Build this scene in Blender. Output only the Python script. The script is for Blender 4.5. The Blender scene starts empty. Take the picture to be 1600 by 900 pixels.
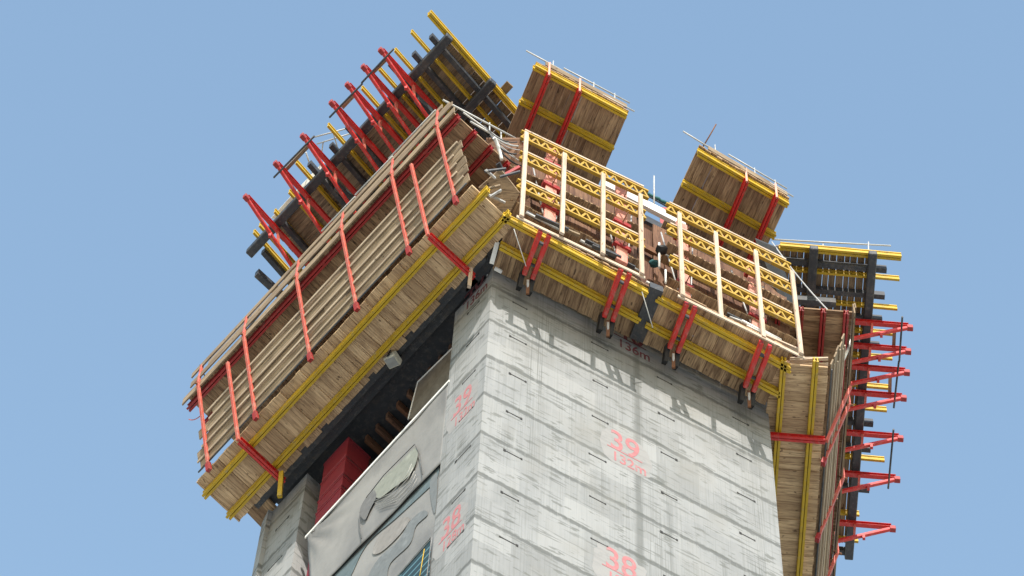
import bpy, bmesh, math, random
from mathutils import Vector, Matrix
random.seed(7)
C = bpy.context.scene.collection
V = Vector
# ---------------------------------------------------------------- camera, sky, sun, exposure
F = 3700.0            # focal length of the view camera, in pixels of the 1600 px photograph
PX, PY = 955.0, -2037.0   # where straight up falls on the film (the lens is shifted, the back is level)
EYE = 1.6
cam_d = bpy.data.cameras.new('camera'); cam = bpy.data.objects.new('camera', cam_d); C.objects.link(cam)
cam.location = (0, 0, EYE); cam.rotation_euler = (math.pi, 0, 0)
cam_d.sensor_width = 36; cam_d.lens = F/1600*36
cam_d.shift_x = (800-PX)/1600; cam_d.shift_y = -(450-PY)/1600
cam_d.clip_end = 5000; cam_d.clip_start = .1
bpy.context.scene.camera = cam
to_sun = V((.25, -2.05, 1.36)).normalized()
w = bpy.data.worlds.new('World'); bpy.context.scene.world = w; w.use_nodes = True
nt = w.node_tree; bg = nt.nodes['Background']
sky = nt.nodes.new('ShaderNodeTexSky'); sky.sky_type = 'NISHITA'; sky.sun_disc = False
sky.sun_elevation = math.asin(to_sun.z); sky.sun_rotation = math.atan2(to_sun.x, to_sun.y)
sky.air_density = 1.95; sky.dust_density = 0.5; sky.ozone_density = 1.8; sky.altitude = 0
nt.links.new(sky.outputs[0], bg.inputs[0]); bg.inputs[1].default_value = .15
sd = bpy.data.lights.new('sun', 'SUN'); sd.energy = 3.1; sd.angle = math.radians(.5); sd.color = (1, .94, .86)
so = bpy.data.objects.new('sun', sd); C.objects.link(so)
so.rotation_euler = to_sun.to_track_quat('Z', 'Y').to_euler(); so.location = (0, -20, 90)
vs = bpy.context.scene.view_settings
vs.view_transform = 'Standard'; vs.look = 'None'; vs.gamma = 1; vs.use_curve_mapping = False; vs.exposure = 0.80

# ---------------------------------------------------------------- surveying: image measurement + height above the eye -> metres
def at(px, py, H): return V(((px-PX)*H/F, (py-PY)*H/F, H+EYE))
UP = V((0, 0, 1))
# ---------------------------------------------------------------- materials
class NT:
    def __init__(s, name, rough=.7, metal=0.):
        s.m = bpy.data.materials.new(name); s.m.use_nodes = True; s.t = s.m.node_tree
        s.b = s.t.nodes['Principled BSDF']; s.b.inputs['Roughness'].default_value = rough; s.b.inputs['Metallic'].default_value = metal
        s.co = s.t.nodes.new('ShaderNodeTexCoord').outputs['Object']
    def n(s, k): return s.t.nodes.new(k)
    def link(s, a, b): s.t.links.new(a, b)
    def setin(s, sock, v):
        if hasattr(v, 'default_value') or hasattr(v, 'links'): s.link(v, sock)
        else: sock.default_value = v
    def math(s, op, a, b=0., c=0.):
        n = s.n('ShaderNodeMath'); n.operation = op
        s.setin(n.inputs[0], a); s.setin(n.inputs[1], b); s.setin(n.inputs[2], c); return n.outputs[0]
    def noise(s, sc=(1, 1, 1), scale=1., detail=4., rough=.6, off=None):
        mp = s.n('ShaderNodeMapping'); mp.inputs['Scale'].default_value = sc; s.link(s.co, mp.inputs[0])
        if off is not None:
            cx = s.n('ShaderNodeCombineXYZ'); s.link(off, cx.inputs[0]); s.link(off, cx.inputs[2]); s.link(cx.outputs[0], mp.inputs['Location'])
        n = s.n('ShaderNodeTexNoise'); n.inputs['Scale'].default_value = scale; n.inputs['Detail'].default_value = detail; n.inputs['Roughness'].default_value = rough
        s.link(mp.outputs[0], n.inputs['Vector']); return n.outputs[0]
    def ramp(s, v, lo, hi):
        n = s.n('ShaderNodeMapRange'); n.clamp = True; s.link(v, n.inputs[0]); n.inputs[1].default_value = lo; n.inputs[2].default_value = hi; return n.outputs[0]
    def mix(s, f, a, b, mode='MIX'):
        n = s.n('ShaderNodeMix'); n.data_type = 'RGBA'; n.blend_type = mode
        s.setin(n.inputs[0], f)
        for i, x in ((6, a), (7, b)):
            if isinstance(x, tuple): n.inputs[i].default_value = (*x, 1)
            else: s.link(x, n.inputs[i])
        return n.outputs[2]
    def xyz(s):
        n = s.n('ShaderNodeSeparateXYZ'); s.link(s.co, n.inputs[0]); return n.outputs
    def attr(s, name):
        n = s.n('ShaderNodeAttribute'); n.attribute_name = name; return n.outputs['Fac']
    def done(s, col, bump=None, strength=.3, dist=.01):
        if isinstance(col, tuple): s.b.inputs['Base Color'].default_value = (*col, 1)
        else: s.link(col, s.b.inputs['Base Color'])
        if bump is not None:
            n = s.n('ShaderNodeBump'); n.inputs['Strength'].default_value = strength; n.inputs['Distance'].default_value = dist
            s.link(bump, n.inputs['Height']); s.link(n.outputs[0], s.b.inputs['Normal'])
        return s.m

def wood(name, c1, c2, dark, stain=.75):
    t = NT(name, .85); r = t.attr('rnd')
    g = t.noise((1.2, 22, 22), 1.5, 5, .65, t.math('MULTIPLY', r, 37.))
    g2 = t.noise((.9, 3.5, 3.5), 1.2, 4, .6, t.math('MULTIPLY', r, 91.))
    c = t.mix(r, c1, c2)
    c = t.mix(t.math('MULTIPLY', t.ramp(g, .44, .66), .85), c, dark)
    c = t.mix(t.math('MULTIPLY', t.ramp(g2, .50, .68), stain), c, dark)
    kn = t.noise((2.2, 5, 5), 2.5, 1, .4, t.math('MULTIPLY', r, 13.))
    c = t.mix(t.math('MULTIPLY', t.ramp(kn, .70, .76), .8), c, tuple(x*.45 for x in dark))
    return t.done(c, g, .5, .004)
def paint(name, col, wear, rough=.45, amount=.6, s=6., splat=None):
    t = NT(name, rough)
    a = t.noise((1, 1, 1), s, 6, .7); b = t.noise((.8, 6, 6), 1.3, 4, .6)
    c = t.mix(t.math('MULTIPLY', t.ramp(a, .52, .68), amount), col, wear)
    c = t.mix(t.math('MULTIPLY', t.ramp(b, .45, .7), .45), c, tuple(x*.6 for x in col))
    if splat:
        k = t.noise((1, 1, 1), 9, 5, .75); k2 = t.noise((1, 1, 1), 1.1, 3, .6)
        c = t.mix(t.math('MULTIPLY', t.ramp(k, .52, .66), t.math('MULTIPLY', t.ramp(k2, .35, .65), .75)), c, splat)
    return t.done(c, a, .15, .003)
M = {}
M['plank'] = wood('weathered_planks', (.58, .395, .225), (.33, .21, .118), (.12, .066, .036))
M['plank_dark'] = wood('shade_dark_planks', (.42, .30, .19), (.20, .14, .09), (.08, .052, .034))  # planks darkened to put shade under the high tables into the colour
M['plank_pale'] = wood('pale_planks', (.74, .53, .315), (.50, .34, .195), (.21, .12, .065), .45)
M['board'] = wood('guard_boards', (.37, .275, .175), (.23, .165, .105), (.12, .08, .05), .6)
M['batten'] = wood('pale_battens', (.54, .43, .31), (.42, .33, .235), (.3, .22, .15), .3)
M['timber'] = wood('fresh_timber', (.66, .52, .40), (.58, .45, .34), (.36, .26, .18), .4)
M['form_ply'] = wood('formwork_ply', (.24, .13, .075), (.15, .07, .04), (.07, .03, .02))
M['yellow'] = paint('yellow_beam_coat', (.56, .36, .012), (.30, .17, .03), .6, .6, 4., (.33, .29, .20))
M['girder'] = paint('ochre_girder_coat', (.46, .285, .03), (.28, .18, .07), .65, .7, 4., (.36, .30, .20))
M['red'] = paint('red_steel', (.58, .026, .022), (.24, .04, .025), .45, .6, 5., (.42, .20, .17))
M['red_faded'] = paint('faded_red_steel', (.55, .10, .065), (.55, .26, .19), .55, .7, 5., (.38, .24, .20))
M['red_pale'] = paint('sunlit_pink_red_steel', (.72, .33, .25), (.62, .16, .11), .55, .6, 3.)  # pink of red steel in full sun, mixed into its colour
M['waler'] = paint('red_waler_coat', (.36, .024, .024), (.20, .045, .03), .55, .6, 5., (.30, .17, .14))
M['dark'] = paint('dark_steel', (.040, .044, .052), (.10, .085, .07), .55, .7, 5., (.14, .135, .13))
M['steel'] = paint('galvanised_tube', (.50, .50, .49), (.33, .28, .24), .4, .6)
M['rust'] = paint('rusty_steel', (.20, .09, .045), (.09, .045, .03), .8, .7)
M['black'] = paint('black_rubber', (.012, .013, .016), (.03, .03, .03), .6)
M['container'] = paint('dark_red_crate_coat', (.24, .024, .034), (.16, .05, .055), .5, .4)
M['white'] = paint('white_sheet', (.80, .79, .76), (.62, .6, .56), .6, .5)
M['teal'] = paint('teal_rope', (.03, .13, .14), (.02, .07, .08), .8)
M['lampglass'] = paint('lamp_glass', (.35, .37, .36), (.25, .25, .24), .15)
M['lampcase'] = paint('lamp_case', (.62, .60, .50), (.45, .43, .36), .5)
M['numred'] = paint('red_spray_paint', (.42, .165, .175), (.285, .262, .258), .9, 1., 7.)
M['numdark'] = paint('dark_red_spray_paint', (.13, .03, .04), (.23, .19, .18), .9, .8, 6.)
M['patch'] = paint('pale_primer', (.285, .28, .277), (.23, .232, .23), .9, .9, 3.)
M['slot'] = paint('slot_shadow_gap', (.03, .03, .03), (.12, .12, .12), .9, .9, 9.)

def concrete():
    t = NT('board_marked_concrete', .88); x = t.xyz()
    big = t.noise((1, 1, 1), .35, 5, .6); mid = t.noise((1, 1, 1.2), 1.6, 6, .65); fine = t.noise((1, 1, 1), 22, 5, .7)
    grain = t.noise((16, 16, .35), 1.4, 4, .6)
    c = t.mix(t.ramp(big, .35, .65), (.224, .230, .234), (.284, .290, .293))
    c = t.mix(t.math('MULTIPLY', t.ramp(mid, .40, .66), .45), c, (.312, .318, .322))
    c = t.mix(t.math('MULTIPLY', t.ramp(grain, .50, .62), .30), c, (.135, .14, .135))
    c = t.mix(t.math('MULTIPLY', t.ramp(fine, .55, .8), .3), c, (.19, .19, .18))
    # each form board panel came out a little lighter or darker
    cb = t.n('ShaderNodeCombineXYZ')
    t.link(t.math('FLOOR', t.math('DIVIDE', t.math('ADD', x[0], t.math('MULTIPLY', t.math('FLOOR', t.math('DIVIDE', x[2], 1.3333)), .55)), 1.22)), cb.inputs[0])
    t.link(t.math('FLOOR', t.math('DIVIDE', x[2], .6667)), cb.inputs[2])
    wn = t.n('ShaderNodeTexWhiteNoise'); wn.noise_dimensions = '3D'; t.link(cb.outputs[0], wn.inputs['Vector'])
    c = t.mix(t.math('MULTIPLY', t.ramp(wn.outputs['Value'], .55, 1.), .45), c, (.345, .347, .345))
    c = t.mix(t.math('MULTIPLY', t.ramp(wn.outputs['Value'], .40, .0), .35), c, (.17, .173, .17))
    bun = t.math('MULTIPLY', t.ramp(t.noise((1.1, 1.1, .12), 1.0, 2, .5), .56, .64), t.ramp(t.noise((26, 26, .25), 1.2, 3, .6), .50, .60))
    c = t.mix(t.math('MULTIPLY', bun, .6), c, (.12, .125, .12))
    # pour joints every 1.333 m, of uneven width and darkness
    wob = t.noise((.5, .5, 0), 1.0, 3, .6)
    z = t.math('ADD', x[2], t.math('MULTIPLY', t.math('SUBTRACT', wob, .5), .10))
    fz = t.math('PINGPONG', z, 1.3333/2)
    jn = t.noise((1.2, 1.2, 3), 2.2, 4, .7)
    wid = t.math('MULTIPLY_ADD', jn, .30, -.075)
    j = t.math('SUBTRACT', 1., t.math('DIVIDE', fz, t.math('MAXIMUM', wid, .012)))
    j = t.math('MAXIMUM', j, 0.)
    c = t.mix(t.math('MULTIPLY', t.math('MINIMUM', t.math('MULTIPLY', j, 2.0), 1.), .8), c, (.095, .10, .097))
    # one hard vertical joint plus faint panel joints
    fx = t.math('ABSOLUTE', t.math('SUBTRACT', x[0], 4.36))
    jv = t.math('MAXIMUM', t.math('SUBTRACT', 1., t.math('DIVIDE', fx, t.math('MULTIPLY_ADD', t.noise((0.1, .1, 1.4), 1.2, 4, .7), .30, .0))), 0.)
    c = t.mix(t.math('MULTIPLY', t.math('MINIMUM', t.math('MULTIPLY', jv, 1.5), 1.), .6), c, (.105, .11, .105))
    fx2 = t.math('PINGPONG', x[0], .61)
    jv2 = t.math('MAXIMUM', t.math('SUBTRACT', 1., t.math('DIVIDE', fx2, .02)), 0.)
    c = t.mix(t.math('MULTIPLY', jv2, t.math('MULTIPLY', t.ramp(t.noise((2, 2, .6), 1.1, 2, .5), .48, .62), .5)), c, (.30, .30, .295))
    # short dark damp smears lying along the courses
    sm = t.noise((1.0, 1.0, 5.2), 1.7, 3, .55); sm2 = t.noise((1, 1, 1), .8, 2, .5)
    c = t.mix(t.math('MULTIPLY', t.math('MULTIPLY', t.ramp(sm, .575, .62), t.ramp(sm2, .32, .46)), .62), c, (.105, .11, .10))
    sl = t.noise((.6, .6, 11), 1.3, 3, .5)
    c = t.mix(t.math('MULTIPLY', t.ramp(sl, .59, .64), .6), c, (.115, .12, .115))
    # pale laitance runs and warm tint
    run = t.noise((5, 5, .25), 1.2, 3, .6)
    c = t.mix(t.math('MULTIPLY', t.ramp(run, .58, .75), .4), c, (.35, .353, .35))
    wm = t.noise((1, 1, 1), .55, 3, .6)
    c = t.mix(t.math('MULTIPLY', t.ramp(wm, .5, .7), .5), c, (.243, .238, .222))
    h = t.math('SUBTRACT', t.math('MULTIPLY', fine, .5), t.math('MINIMUM', j, 1.))
    return t.done(c, h, .5, .012)
M['concrete'] = concrete()
def ground_mat():
    t = NT('gravel_and_sand', .95)
    c = t.mix(t.ramp(t.noise((1, 1, 1), .05, 6, .6), .35, .65), (.35, .33, .29), (.45, .43, .39))
    c = t.mix(t.math('MULTIPLY', t.ramp(t.noise((1, 1, 1), 2, 6, .7), .5, .7), .5), c, (.24, .22, .19))
    return t.done(c)
M['ground'] = ground_mat()

# ---------------------------------------------------------------- mesh helpers
def frame_matrix(o, xdir, up=UP):
    x = xdir.normalized(); y = up.cross(x)
    if y.length < 1e-4: y = V((0, 1, 0)).cross(x)
    y.normalize(); z = x.cross(y)
    m = Matrix.Identity(4)
    for i, a in enumerate((x, y, z)):
        for k in range(3): m[k][i] = a[k]
    m.translation = o; return m
def put(name, bm, mat, parent=None, M4=None):
    me = bpy.data.meshes.new(name)
    if not bm.faces.layers.float.get('rnd'): bm.faces.layers.float.new('rnd')
    bm.to_mesh(me); bm.free(); me.materials.append(M[mat] if isinstance(mat, str) else mat)
    o = bpy.data.objects.new(name, me); C.objects.link(o)
    M4 = M4 or Matrix.Identity(4)
    if parent is not None:
        o.parent = parent; o.matrix_basis = wm(parent).inverted() @ M4
    else: o.matrix_basis = M4
    return o
def wm(o):
    m = o.matrix_basis.copy()
    while o.parent: o = o.parent; m = o.matrix_basis @ m
    return m
def add_box(bm, x0, x1, y0, y1, z0, z1, rnd=None, dr=0, sx=0.):
    vs_ = [bm.verts.new((x + (y if False else 0), y, z)) for x in (x0, x1) for y in (y0, y1) for z in (z0, z1)]
    lay = bm.faces.layers.float.get('rnd') or bm.faces.layers.float.new('rnd')
    r = random.random() if rnd is None else rnd
    for f in ((0, 1, 3, 2), (4, 6, 7, 5), (0, 4, 5, 1), (2, 3, 7, 6), (0, 2, 6, 4), (1, 5, 7, 3)):
        fc = bm.faces.new([vs_[i] for i in f]); fc[lay] = r
    return vs_
def thing(name, label, cat, loc, group=None):
    o = bpy.data.objects.new(name, None); C.objects.link(o); o.location = loc; o.empty_display_size = .3
    o['label'] = label; o['category'] = cat
    if group: o['group'] = group
    o.matrix_basis = Matrix.Translation(loc); return o
def tag(o, label, cat, group=None):
    o['label'] = label; o['category'] = cat
    if group: o['group'] = group
    return o
def bar(name, a, b, w_, h_, mat, parent=None, up=UP, bevel=0.):
    bm = bmesh.new(); L = (b-a).length
    add_box(bm, 0, L, -w_/2, w_/2, -h_/2, h_/2)
    if bevel: bmesh.ops.bevel(bm, geom=bm.edges[:], offset=bevel, segments=1, affect='EDGES')
    return put(name, bm, mat, parent, frame_matrix(a, b-a, up))
def prism(bm, L, prof, y=0, x0=0):
    lay = bm.faces.layers.float.get('rnd') or bm.faces.layers.float.new('rnd')
    r = random.random()
    A = [bm.verts.new((x0, y+p[0], p[1])) for p in prof]; B = [bm.verts.new((L, y+p[0], p[1])) for p in prof]
    n = len(prof); fs = []
    for i in range(n): fs.append(bm.faces.new((A[i], A[(i+1) % n], B[(i+1) % n], B[i])))
    fs.append(bm.faces.new(A[::-1])); fs.append(bm.faces.new(B))
    for f in fs: f[lay] = r
IB = [(x*.84, z*.80) for x, z in ((-.04, 0), (.04, 0), (.04, .036), (.014, .05), (.014, .15), (.04, .164), (.04, .2), (-.04, .2), (-.04, .164), (-.014, .15), (-.014, .05), (-.04, .036))]
def ibeam(name, a, b, parent, double=True, mat='yellow'):
    """Timber I-beam (8 x 20 cm) whose underside runs a-b; a double beam is two side by side."""
    bm = bmesh.new(); L = (b-a).length
    for y in ((-.044, .044) if double else (0,)):
        d = random.uniform(-.03, .03); prism(bm, L+d, IB, y, random.uniform(-.03, .03))
    bmesh.ops.recalc_face_normals(bm, faces=bm.faces[:])
    return put(name, bm, mat, parent, frame_matrix(a, b-a))
UC = [(0, 0), (.06, 0), (.06, .012), (.012, .012), (.012, .148), (.06, .148), (.06, .16), (0, .16)]
def channels(name, a, b, parent, mat, gap=.05, h=.16):
    """Two steel channels back to back."""
    bm = bmesh.new(); L = (b-a).length; k = h/.16
    prism(bm, L, [(x+gap/2, z*k) for x, z in UC]); prism(bm, L, [(-x-gap/2, z*k) for x, z in UC][::-1])
    for x in (L*.12, L*.5, L*.88): add_box(bm, x-.05, x+.05, -gap/2, gap/2, .02, .1)
    bmesh.ops.recalc_face_normals(bm, faces=bm.faces[:])
    return put(name, bm, mat, parent, frame_matrix(a, b-a))
def tube(name, pts, r, mat, parent=None, seg=8):
    bm = bmesh.new(); lay = bm.faces.layers.float.new('rnd'); rings = []
    o = pts[0]
    for i, p in enumerate(pts):
        d = (pts[min(i+1, len(pts)-1)] - pts[max(i-1, 0)]).normalized()
        s = d.cross(UP)
        if s.length < 1e-3: s = d.cross(V((1, 0, 0)))
        s.normalize(); t = d.cross(s)
        rings.append([bm.verts.new(p-o + r*(math.cos(q)*s+math.sin(q)*t)) for q in [2*math.pi*k/seg for k in range(seg)]])
    for A, B in zip(rings, rings[1:]):
        for k in range(seg): bm.faces.new((A[k], A[(k+1) % seg], B[(k+1) % seg], B[k])).smooth = True
    bm.faces.new(rings[0][::-1]); bm.faces.new(rings[-1])
    return put(name, bm, mat, parent, Matrix.Translation(o))
def sag(a, b, s, n=14): return [a.lerp(b, i/n) - UP*s*4*(i/n)*(1-i/n) for i in range(n+1)]
def planks(name, o, u, v, parent, mat='plank', pw=.2, th=.045, jit=.03, rag=.012, skip=0., gap=(.005, .008, .01)):
    """Deck of single planks: they lie along v and are laid side by side along u; o is a bottom corner."""
    bm = bmesh.new(); m = frame_matrix(o, v); mi = m.inverted(); ul = (mi.to_3x3() @ u); L = v.length
    lay = bm.faces.layers.float.new('rnd'); U = ul.length; s = 0.; ud = ul/U
    while s < U-.04:
        ww = min(pw*random.uniform(.78, 1.2), U-s)
        e = s+ww-random.choice(gap)
        if random.random() >= skip:
            r = random.random(); z = random.uniform(0, jit); a = random.uniform(-rag, rag); b = L+random.uniform(-rag, rag)
            vs_ = [bm.verts.new(V((x, 0, zz)) + ud*q) for x in (a, b) for q in (s, e) for zz in (z, z+th)]
            for f in ((0, 1, 3, 2), (4, 6, 7, 5), (0, 4, 5, 1), (2, 3, 7, 6), (0, 2, 6, 4), (1, 5, 7, 3)):
                bm.faces.new([vs_[i] for i in f])[lay] = r
        s += ww
    bmesh.ops.recalc_face_normals(bm, faces=bm.faces[:])
    return put(name, bm, mat, parent, m)
def girder(name, a, b, parent, depth=.36, pitch=.30):
    """Timber lattice girder: two double chords and a zigzag of struts; a-b is the middle line."""
    bm = bmesh.new(); L = (b-a).length; cw = .09; ct = .045; h = depth/2
    for z in (h-ct, -h): add_box(bm, 0, L, -cw/2, cw/2, z, z+ct, .5)
    n = int(L/pitch); p = L/n
    for i in range(n):
        for (x0, z0, x1, z1) in ((i*p, -h+ct, i*p+p/2, h-ct), (i*p+p/2, h-ct, i*p+p, -h+ct)):
            d = V((x1-x0, 0, z1-z0)); q = V((-d.z, 0, d.x)).normalized()*.028
            vs_ = [bm.verts.new((x, y, z)) for (x, z) in ((x0-q.x, z0-q.z), (x0+q.x, z0+q.z), (x1+q.x, z1+q.z), (x1-q.x, z1-q.z)) for y in (-.022, .022)]
            for f in ((0, 2, 3, 1), (2, 4, 5, 3), (4, 6, 7, 5), (6, 0, 1, 7), (0, 6, 4, 2), (1, 3, 5, 7)): bm.faces.new([vs_[k] for k in f])
    bmesh.ops.recalc_face_normals(bm, faces=bm.faces[:])
    return put(name, bm, 'girder', parent, frame_matrix(a, b-a))
def poly(name, pts, n, th, mat, parent=None):
    """Flat sheet through pts with thickness th along -n."""
    bm = bmesh.new(); o = pts[0]; n = n.normalized()
    A = [bm.verts.new(p-o) for p in pts]; B = [bm.verts.new(p-o-n*th) for p in pts]
    bm.faces.new(A); bm.faces.new(B[::-1]); k = len(pts)
    for i in range(k): bm.faces.new((A[i], B[i], B[(i+1) % k], A[(i+1) % k]))
    bmesh.ops.recalc_face_normals(bm, faces=bm.faces[:])
    return put(name, bm, mat, parent, Matrix.Translation(o))

# ---------------------------------------------------------------- setting
bm = bmesh.new(); R_ = 1500
bm.faces.new([bm.verts.new(p) for p in ((-R_, -R_, 0), (R_, -R_, 0), (R_, R_, 0), (-R_, R_, 0))])
g = put('ground', bm, 'ground'); g['kind'] = 'structure'

# ---------------------------------------------------------------- the tower
HT = 63.75                         # top of the finished concrete above the eye
HJ = 59.2                          # pour joint of level 39
A = at(770, 426, 63.7); B = at(1201, 650, 63.7); Cc = at(711, 490, 63.7); D = at(480, 741.5, 63.7); E = at(409, 819, 63.7)
A.z = B.z = Cc.z = D.z = E.z = 0
fx = (B-A).normalized(); fn = fx.cross(UP)                 # front wall: along, outward
lx = (E-A).normalized(); Cc = A+lx*(Cc-A).length; D = A+lx*(D-A).length; E = A+lx*(E-A).length
ln = UP.cross(lx)                                          # left wall outward
if fn.y > 0: fn = -fn
if ln.x > 0: ln = -ln
rx = V((-.078, 1, 0)).normalized(); rn = V((1, .078, 0)).normalized()
G = B + rx*9.2
def on_wall(px, py, P0, n):
    d = at(px, py, 1) - V((0, 0, EYE)); e = V((0, 0, EYE)); t = (P0-e).dot(n)/d.dot(n); return e + d*t
tower = thing('concrete_tower', 'tall raw concrete tower with board marks, red level numbers and a side opening', 'tower', A.lerp(E, .5))
def wall(name, p, q, out, th=.4, z0=0., z1=HT+EYE, miter0=0, miter1=0):
    d = (q-p); L = d.length; m = frame_matrix(V((p.x, p.y, HJ+EYE)), d)
    s = 1 if m.to_3x3() @ V((0, 1, 0)) @ out > 0 else -1
    bm = bmesh.new(); y0, y1 = (0, -s*th); add_box(bm, miter0, L-miter1, min(y0, y1), max(y0, y1), z0-HJ-EYE, z1-HJ-EYE)
    return put(name, bm, 'concrete', tower, m)
fw = wall('front_wall', A, B, fn, z1=65.3+EYE)
# left wall piers stop 40 cm short of the front wall's face: butt joint
lw = wall('side_pier', A+lx*.0, Cc, ln)
lw2 = wall('side_pier', D, E, ln)
wall('side_wall', B, G, rn, z1=65.3+EYE)
wall('back_wall', G, E, V((0, 1, 0)))
inner = D - ln*2.6
wall('cross_wall', D-ln*.4, D-ln*2.4, lx*-1, .3)
for k in range(-14, 1):
    z = HJ + 4*k + EYE
    if z < 0: continue
    pts = [V((p.x, p.y, z)) for p in (A+fx*.6-fn*.45-lx*0, B-fx*.6-fn*.45, G-rn*.6-rx*.6, E-ln*.6-lx*.6, Cc-ln*.45)]
    poly('floor_slab', pts, UP, .3, 'concrete', tower)
# slots (horizontal tie recesses) on both walls
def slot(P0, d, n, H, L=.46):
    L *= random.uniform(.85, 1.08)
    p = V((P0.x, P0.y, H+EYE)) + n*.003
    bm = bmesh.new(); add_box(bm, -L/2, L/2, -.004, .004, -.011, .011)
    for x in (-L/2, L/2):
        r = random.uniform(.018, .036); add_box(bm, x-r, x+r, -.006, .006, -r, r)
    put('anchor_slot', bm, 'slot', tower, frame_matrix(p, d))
cols = [(808, 590), (936, 657), (1043, 715), (1165, 776)]
w0 = on_wall(808, 590, A, fn); H1 = w0.z-EYE
for c in cols:
    p = on_wall(*c, A, fn); p.z = 0
    for k in range(-7, 3):
        H = H1+k*1.3333
        if H > HT-.3: continue
        slot(p + fx*random.uniform(-.04, .04), fx, fn, H+random.uniform(-.03, .03))
pl = on_wall(732, 590, A, ln); Hl = pl.z-EYE
for k in range(-6, 3):
    H = Hl+k*1.3333
    if H < HT-.3: slot(V((pl.x, pl.y, 0)) + lx*random.uniform(-.05, .05), lx, ln, H, .5)
pl = on_wall(430, 880, A, ln)
for k in range(-3, 2): slot(V((pl.x, pl.y, 0)), lx, ln, pl.z-EYE+k*1.3333, .5)
# sprayed numbers
def spray(txt, P, d, n, size, mat, name='painted_number', shear=0., sx=1.):
    cu = bpy.data.curves.new('t', 'FONT'); cu.body = txt; cu.size = size; cu.align_x = 'CENTER'; cu.align_y = 'CENTER'
    cu.extrude = .0015; cu.offset = .012*size; cu.shear = shear
    t = bpy.data.objects.new('t', cu); C.objects.link(t); bpy.context.view_layer.update()
    me = bpy.data.meshes.new_from_object(t.evaluated_get(bpy.context.evaluated_depsgraph_get()))
    bpy.data.objects.remove(t); bpy.data.curves.remove(cu)
    me.name = name
    me.materials.clear(); me.materials.append(M[mat])
    for v in me.vertices: v.co.x *= sx
    o = bpy.data.objects.new(name, me); C.objects.link(o); o.parent = tower
    m = Matrix.Identity(4)
    for k in range(3): m[k][0] = d[k]; m[k][1] = UP[k]; m[k][2] = n[k]
    m.translation = P + n*.006; o.matrix_basis = wm(tower).inverted() @ m
    return o
def patch(P, d, n, w_, h_):
    bm = bmesh.new(); k = 24; vs_ = []
    for i in range(k):
        a = 2*math.pi*i/k; r = 1+random.uniform(-.1, .1)
        c_, s_ = math.cos(a), math.sin(a)
        vs_.append(bm.verts.new((w_/2*r*math.copysign(abs(c_)**.5, c_), h_/2*r*math.copysign(abs(s_)**.5, s_), 0)))
    bm.faces.new(vs_)
    m = Matrix.Identity(4)
    for q in range(3): m[q][0] = d[q]; m[q][1] = UP[q]; m[q][2] = n[q]
    m.translation = P+n*.003; put('primer_patch', bm, 'patch', tower, m)
def level(nr, mtr, px, py, P0, d, n, mat, k=1.):
    p = on_wall(px, py, P0, n)
    if nr != '40': patch(p, d, n, 1.45*k, 1.1)
    spray(nr, p + UP*.2, d, n, .88, mat, sx=1.0*k)
    spray(mtr, p - UP*.33+d*.12, d, n, .42, mat, sx=1.05*k)
    q = p - UP*.07
    bar('number_underline', q-d*.5*k+n*.006, q+d*.5*k+n*.006, .004, .03, mat, tower)
level('39', '132m', 976, 706, A, fx, fn, 'numred')
level('38', '128m', 970, 893, A, fx, fn, 'numred')
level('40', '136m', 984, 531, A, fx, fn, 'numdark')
dl = -lx
level('39', '132m', 722, 636, A, dl, ln, 'numred', .8)
level('38', '128m', 704, 828, A, dl, ln, 'numred', .8)
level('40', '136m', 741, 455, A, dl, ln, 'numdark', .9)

# dark bands stand in for shade over the side opening, ceiling forms inside
t = thing('ceiling_formwork', 'dark soffit formwork on brown joists and dark shade bands over the side opening', 'formwork', D+UP*(HT+EYE))
def lp(s, o, H): return V((A.x, A.y, 0)) + lx*s + ln*o + UP*(H+EYE)
LL = (E-A).length
poly('soffit_sheet', [lp(.5, .55, 64.35), lp(.5, -5.5, 64.35), lp(8.9, -5.5, 64.35), lp(8.9, .55, 64.35)], UP, .04, 'dark', t)
for k in range(14): bar('joist', lp(2.1+k*.42, -.7, 64.18), lp(2.1+k*.42, -4.8, 64.18), .10, .2, 'form_ply' if k % 3 else 'rust', t)
bar('shade_band', lp(.6, .12, 64.15), lp(8.9, .12, 64.15), .3, .3, 'dark', t)
bar('shade_band', lp(-.1, .42, 63.95), lp(9.0, .42, 63.95), .22, .35, 'dark', t)
for s in (2.3, 4.3, 6.0): bar('prop', lp(s, -1.9, 59.3), lp(s, -1.9, 64.1), .09, .09, 'rust', t)

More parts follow.
